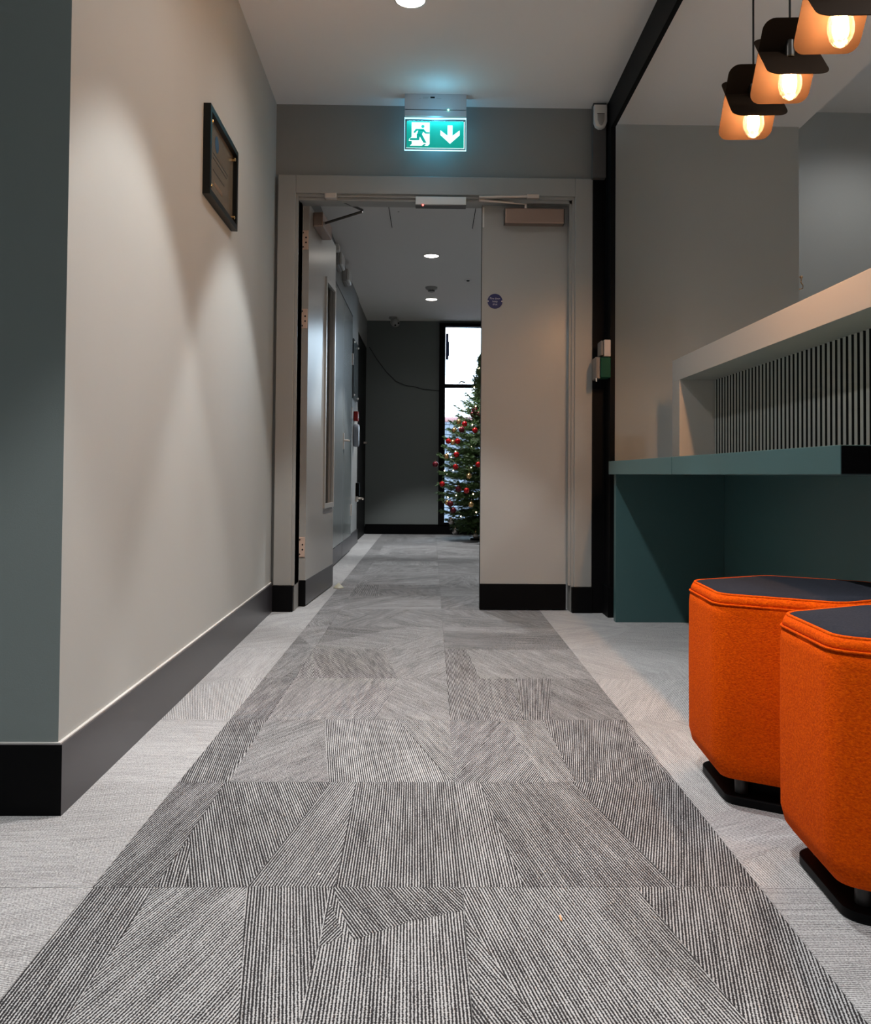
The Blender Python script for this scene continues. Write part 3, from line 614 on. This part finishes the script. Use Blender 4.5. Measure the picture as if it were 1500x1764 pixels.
# ------------------------------------------------------------------ fittings of the left corridor wall (plane x = -.722)
WX = -.722
def wbox(n, m, p, d0, d1, y0, y1, z0, z1, bev=.002): return MB().box(d0, d1, y0, y1, z0, z1, bev=bev).obj(n, m, p)
CDP = mat('corridor_door_paint', (.27, .30, .30), .20)
cd_ = thing('cupboard_door', 'glossy grey riser cupboard door with dark frame line past the open leaf', 'door', (WX+.002, 7.0, 0))
wbox('door_panel', CDP, cd_, .0, .022, -.95, .12, .13, 2.04)
wbox('door_panel', CDP, cd_, .0, .022, .128, .92, .13, 2.04)
wbox('kick_plate', SKIRT, cd_, .0, .026, -.95, .12, .01, .13)
wbox('kick_plate', SKIRT, cd_, .0, .026, .128, .92, .01, .13)
MB().box(0, .020, -.96, .95, 2.04, 2.058).box(0, .012, .92, .95, .01, 2.06).box(0, .006, .12, .128, .01, 2.04).obj('shadow_gap', HOLE, cd_)
for z in (1.62, 1.15, .30): wbox('hinge', STEEL, cd_, .020, .030, .905, .935, z, z+.10)
hl = MB().box(.022, .030, .16, .20, .86, .99, .002).obj('handle_plate', STEEL, cd_)
MB().tube([(.03, .18, .93), (.06, .18, .93), (.062, .26, .93)], .007).obj('lever', STEEL, hl, 1)
for lab, y_ in (('white slim emergency beacon high on the corridor wall, nearer of two', 6.75), ('grey slim wall sounder high on the corridor wall, farther of two', 7.30)):
    t = thing('wall_sounder', lab, 'sounder', (WX, y_, 2.255), 0, 'slim units high on the corridor wall')
    wbox('back_box', GPL, t, 0, .03, -.12, .12, -.055, .055, .006)
    wbox('lens_cover', WPL, t, .03, .055, -.11, .11, -.05, .05, .012)
es_ = thing('emergency_light', 'small dark bracketed fitting above the open door leaf', 'light', (WX, 6.1, 2.19))
wbox('bracket', DSTEEL, es_, 0, .05, -.10, .10, -.03, .03); wbox('lamp_head', WPL, es_, .05, .09, -.04, .04, -.02, .025, .006)
nb = thing('notice_panel', 'dark glossy notice panel with chrome studs near the corridor end', 'notice board', (WX, 8.40, 1.62))
wbox('board', mat('notice_grey', (.05, .06, .065), .2), nb, .004, .016, -.24, .24, -.27, .27)
for y_, z_ in ((-.21, .24), (.21, .24), (-.21, -.24), (.21, -.24)): MB().lathe([(.010, 0), (.010, .024), (0, .028)], (0, y_, z_), 'x', 12).obj('stud', STEEL, nb, 40)
rc = thing('fire_call_point', 'small red fire alarm call point below the notice panel', 'alarm', (WX, 8.42, 1.20)); wbox('box', mat('red_plastic', (.35, .015, .012), .35), rc, 0, .04, -.045, .045, -.045, .045, .005)
wbox('glass_window', WPL, rc, .04, .042, -.02, .02, -.015, .02, 0)
ds = thing('hand_dispenser', 'oval glossy grey dispenser on the corridor wall under the call point', 'dispenser', (WX, 8.38, 1.02))
MB().prism([(.055*math.cos(i*PI/12), .105*math.sin(i*PI/12)) for i in range(24)], 0, .055, 'x', .014).obj('casing', mat('dispenser_grey', (.30, .33, .38), .12), ds, 40)
MB().prism([(.030*math.cos(i*PI/12), .065*math.sin(i*PI/12)) for i in range(24)], .054, .058, 'x', .001).obj('window', HOLE, ds)
dl = thing('door_lock', 'black keypad lock with chrome lever handle low at the corridor wall end', 'lock', (WX, 8.72, .50))
wbox('keypad', BLK, dl, 0, .035, -.04, .04, -.05, .08, .005); MB().tube([(.02, 0, -.07), (.06, 0, -.07), (.075, -.10, -.07)], .009).obj('lever', STEEL, dl, 1)
wbox('lever_plate', STEEL, dl, 0, .02, -.04, .04, -.10, -.052)
cb = MB().tube([(-.70, 10.04, 2.075), (-.62, 10.085, 1.95), (-.51, 10.09, 1.805), (-.40, 10.09, 1.70), (-.283, 10.09, 1.652), (-.20, 10.09, 1.645), (-.10, 10.09, 1.615), (.02, 10.09, 1.605), (.085, 10.07, 1.597)], .0035, 6).obj('loose_cable', CORD, None, 1)
tag(cb, 'thin black cable sagging across the dark end wall to the window', 'cable')
# ------------------------------------------------------------------ window at the corridor end
wf = struct(MB().box(.079, .148, 10.05, 10.16, .11, 2.352).obj('window_1', BLK))
MB().box(.148, .95, 10.05, 10.16, 2.318, 2.352).obj('window_frame', BLK, wf); MB().box(.148, .95, 10.05, 10.16, .11, .134).obj('window_frame', BLK, wf)
MB().box(.148, .95, 10.06, 10.14, 1.635, 1.674).obj('transom', BLK, wf); MB().box(.148, .95, 10.07, 10.13, .820, .850).obj('transom', BLK, wf)
for z0, z1 in ((1.674, 2.318), (.850, 1.635), (.134, .820)): MB().box(.148, .95, 10.10, 10.106, z0, z1).obj('glass_pane', GL, wf)
MB().tube([(.30, 10.055, 1.680), (.32, 10.04, 1.70), (.37, 10.04, 1.692)], .008).obj('window_handle', DSTEEL, wf)
wi = thing('window_opener', 'dark blue opener box hanging inside the upper left of the window', 'opener', (.168, 10.03, 2.08))
MB().box(-.018, .012, -.03, .02, -.14, .15, .006).obj('casing', mat('opener_blue', (.02, .03, .12), .4), wi); MB().box(.010, .020, -.02, .01, -.10, .06, .003).obj('chain_cover', mat('opener_blue', (.02, .03, .12)), wi)
# ------------------------------------------------------------------ neighbouring building
nb_ = thing('neighbouring_house', 'brick house with grey slate roof and pink ridge seen through the window', 'house', (0, 20, -4))
BRK = mat('brick', (.16, .075, .06), .8, var=.25, vscale=6); SLT = mat('roof_slate', (.055, .066, .085), .7, var=.35, vscale=9); RDG = mat('ridge_tile', (.17, .08, .08), .7)
rt = Vector((0, 2.6, 6.02)); rb = Vector((0, -.6, 3.4))
MB().box(-6, 7, -.4, 6, 0, 3.45).obj('wall', BRK, nb_)
MB().prism([(-.6, 3.36), (2.6, 5.98), (5.8, 3.36), (5.8, 3.28), (2.6, 5.88), (-.6, 3.28)], -6.2, 7.2, 'x').obj('roof', SLT, nb_)
b = MB(); rn = random.Random(3)
dvv = (rt-rb).normalized(); nn = Vector((0, -dvv.z, dvv.y)); N_ = 20; L_ = (rt-rb).length/N_
for i in range(N_):
    for j in range(46):
        x = -2.6+j*.16+(i % 2)*.08; p = rb+dvv*(i*L_); q = p+dvv*(L_*1.15)
        v = [Vector((x+.004, 0, 0))+p+nn*.030, Vector((x+.155, 0, 0))+p+nn*(.030+rn.uniform(0, .006)), Vector((x+.155, 0, 0))+q+nn*.008, Vector((x+.004, 0, 0))+q+nn*.008]
        lo = [v[0]-nn*.02, v[1]-nn*.02]
        b.poly(v); b.poly([lo[0], lo[1], v[1], v[0]]); b.poly([lo[1], v[2], v[1]])
o = b.obj('slate_courses', SLT, nb_); o['kind'] = 'stuff'
MB().tube([(-6.2, 2.6, 6.0), (7.2, 2.6, 6.0)], .10, 10).obj('ridge', RDG, nb_)
nb2 = thing('brick_outbuilding', 'low pinkish brick building with flat coping below the slate roof', 'building', (0, 15.5, -4))
MB().box(-4, 6, 0, 2.2, 0, 2.55).obj('wall', BRK, nb2); MB().box(-4.1, 6.1, -.1, 2.3, 2.55, 2.70).obj('coping', mat('coping_stone', (.14, .10, .10), .8), nb2)
b = MB()
for i in range(13):
    for j in range(34): x = -1.0+j*.12+(i % 2)*.06; b.box(x, x+.11, -.012, 0, 1.45+i*.082, 1.45+i*.082+.070)
o = b.obj('brick_courses', mat('brick_face', (.18, .085, .08), .8, var=.3, vscale=14), nb2); o['kind'] = 'stuff'
tag(MB().box(-30, 30, 12, 60, -4.2, -4.0).obj('street_ground', mat('asphalt', (.12, .12, .125), .9)), kind='structure')
# ------------------------------------------------------------------ Christmas tree
R_ = random.Random(11)
TX, TY, TH = .56, 9.32, 1.96
NEED = mat('fir_needles', (.055, .115, .030), .55, var=.5, vscale=25); BARK = mat('fir_bark', (.06, .035, .02), .9)
tree = thing('christmas_tree', 'decorated fir Christmas tree standing by the corridor window, half hidden by the door', 'tree', (TX, TY, 0))
MB().tube([(0, 0, .03), (0, 0, 1.0), (.01, 0, TH-.05)], [.032, .02, .005]).obj('trunk', BARK, tree, 1)
MB().lathe([(0, 0), (.16, 0), (.15, .02), (.06, .05), (.045, .14), (.04, .14)], (0, 0, 0), 'z', 20).obj('tree_stand', BLK, tree, 40)
def twig(b, p, d, ln, n):
    d = d.normalized(); u = d.orthogonal().normalized(); v = d.cross(u)
    for i in range(n):
        t_ = i/n; a = R_.uniform(0, 2*PI); c = p+d*(ln*t_)
        o_ = (u*math.cos(a)+v*math.sin(a)); tip = c+(o_*.8+d*.75).normalized()*R_.uniform(.020, .030); s_ = d.cross(o_).normalized()*.0024
        b.b.faces.new([b.b.verts.new(q) for q in (c-s_, c+s_, tip)])
def branch_mesh(ln):
    b = MB(); st = []
    for i in range(9): t_ = i/8; st.append(Vector((ln*t_, R_.uniform(-.008, .008), -.10*ln*math.sin(t_*PI*.8)+.10*ln*t_*t_)))
    b.tube(st, [.006*(1-t_/9)+.0015 for t_ in range(9)], 5)
    for f in b.b.faces: f.material_index = 1
    for i in range(1, 9):
        for sd_ in (-1, 1):
            for rep in range(2):
                if R_.random() < .12: continue
                l2 = ln*.36*(1-i/10)+.035; d = Vector((.72, sd_*R_.uniform(.4, 1), R_.uniform(-.18, .25)))
                twig(b, st[i]+Vector((R_.uniform(-.02, .02), 0, 0)), d, l2, int(l2*620))
    for i in range(2, 8): twig(b, st[i], st[i+1]-st[i], ln/8, 18)
    twig(b, st[8], st[8]-st[7], .05, 30)
    return b.mesh('branch', [NEED, BARK])
BM = [branch_mesh(1.0*.55+.0) for _ in range(4)]
def rad(z):
    T_ = ((0, .32), (.17, .37), (.42, .44), (.65, .49), (1.0, .42), (1.28, .32), (1.45, .20), (1.75, .10), (2.0, .04))
    for (a, ra), (b_, rb_) in zip(T_, T_[1:]):
        if z <= b_: return ra+(rb_-ra)*(z-a)/(b_-a)
    return .04
BR_ = []
z = .16; lv = 0
while z < TH-.06:
    n = 15 if z < 1.2 else 11
    for i in range(n):
        a = 2*PI*(i+R_.uniform(-.25, .25))/n+lv*.7; r = rad(z)*R_.uniform(.82, 1.06)
        o = link('branch', R_.choice(BM), tree); s_ = r/.55; el = -.18+.55*(z/TH)
        o.location = (0, 0, z+R_.uniform(-.02, .02)); o.rotation_euler = (R_.uniform(-.3, .3), -el, a); o.scale = (s_, max(s_, .62), max(s_, .7))
        BR_.append((a, r, z, el))
    z += .082 if z < 1.2 else .07; lv += 1
twm = MB(); twig(twm, Vector((0, 0, TH-.12)), Vector((0, 0, 1)), .14, 120); twm.obj('treetop_twig', NEED, tree)
# baubles
def bmat(n, c, r=.18, metal=.6): return mat(n, c, r, metal=metal)
KB = {'red': (bmat('red_bauble', (.50, .012, .014), .15, .45), .028, 'shiny bright red bauble hanging on the Christmas tree'),
      'maroon': (bmat('maroon_bauble', (.11, .006, .014), .3, .3), .031, 'dark maroon bauble hanging on the Christmas tree'),
      'gold': (bmat('gold_bauble', (.72, .45, .20), .2, .9), .027, 'gold bauble hanging on the Christmas tree'),
      'silver': (bmat('silver_bauble', (.42, .38, .36), .12, .95), .032, 'mirrored silver bauble hanging low on the Christmas tree')}
proto = {}
def bauble(kind, x, y, z, lab=None):
    m_, r, l_ = KB[kind]
    if kind not in proto:
        t = thing('bauble', l_, 'bauble', (x, y, z), 0, kind+' baubles on the tree')
        MB().lathe([(r*math.sin(i*PI/12), -r*math.cos(i*PI/12)) if 0 < i < 12 else (0, -r if i == 0 else r) for i in range(13)], (0, 0, 0), 'z', 18).obj('ball', m_, t, 1)
        MB().lathe([(.006, r-.002), (.006, r+.007), (0, r+.008)], (0, 0, 0), 'z', 10).obj('cap', GOLD, t, 40)
        MB().tube([(0, 0, r+.006), (.004, 0, r+.018), (0, 0, r+.03)], .0008, 4).obj('hanging_loop', GOLD, t)
        proto[kind] = t
    else:
        t = copy_tree(proto[kind]); t.location = (x, y, z)
    t['label'] = lab or l_
    return t
def at(px, py, y): return ((px-743)*y/1560, y, .669+(817-py)*y/1560)
named = {(750, 800): 'dark maroon bauble at the far left tip of the tree, against the grey wall', (785, 916): 'largest low silver bauble hanging just above the carpet',
         (762, 834): 'red bauble over the window frame at the left edge of the tree', (820, 922): 'silver bauble nearest the floor beside the door edge'}
for kind, px, py, y in (('maroon', 750, 800, 9.2), ('red', 762, 834, 9.1), ('silver', 785, 916, 9.15), ('silver', 820, 922, 9.0), ('silver', 778, 898, 9.15), ('maroon', 781, 879, 9.0),
    ('gold', 771, 866, 9.05), ('red', 785, 804, 8.85), ('red', 772, 760, 8.98), ('red', 788, 760, 8.9), ('gold', 780, 762, 8.95), ('red', 800, 730, 8.95), ('maroon', 795, 740, 9.0), ('gold', 790, 726, 9.1), ('gold', 782, 741, 9.1),
    ('red', 818, 741, 8.9), ('maroon', 817, 706, 9.1), ('maroon', 814, 713, 9.15), ('red', 786, 783, 8.85), ('red', 804, 845, 8.75), ('maroon', 790, 842, 8.85), ('gold', 812, 869, 8.72), ('gold', 769, 786, 9.0), ('maroon', 825, 712, 9.1),
    ('maroon', 776, 868, 9.0), ('gold', 808, 820, 8.75), ('red', 824, 800, 8.8)):
    x_, y_, z_ = at(px, py, y); bauble(kind, x_, y_, z_, named.get((px, py)))
ORD = ('highest', 'second highest', 'third highest', 'fourth highest', 'fifth highest', 'sixth highest', 'seventh highest', 'eighth highest', 'ninth highest', 'tenth highest')
for kd in KB:
    bs = sorted([q for q in COL.objects if q.name.startswith('bauble') and q.parent is None and q.get('group') == kd+' baubles on the tree' and q['label'] == KB[kd][2]], key=lambda q: -q.location.z)
    for q, w_ in zip(bs, ORD): q['label'] = kd+' bauble on the Christmas tree, '+w_+' of the other '+kd+' ones in view'
fl_ = thing('fairy_lights', 'string of tiny warm white fairy lights wound through the Christmas tree', 'lights', (TX, TY, 0))
FB = MB().lathe([(0, -.006), (.0045, -.002), (.0045, .004), (0, .007)], (0, 0, 0), 'z', 8).mesh('bulb', mat('fairy_bulb', (1, .8, .6), .4, emit=(1, .72, .48), es=22))
path = []
for i in range(90):
    t_ = i/89; z = .22+1.62*t_; a = PI*.9+i*.52; r = rad(z)*.88
    path.append((r*math.cos(a), r*math.sin(a), z+R_.uniform(-.03, .03)))
MB().tube(path, .0014, 4).obj('wire', mat('green_wire', (.01, .03, .015), .6), fl_)
for p in path:
    if p[1] < .25: o = link('bulb', FB, fl_); o.location = p
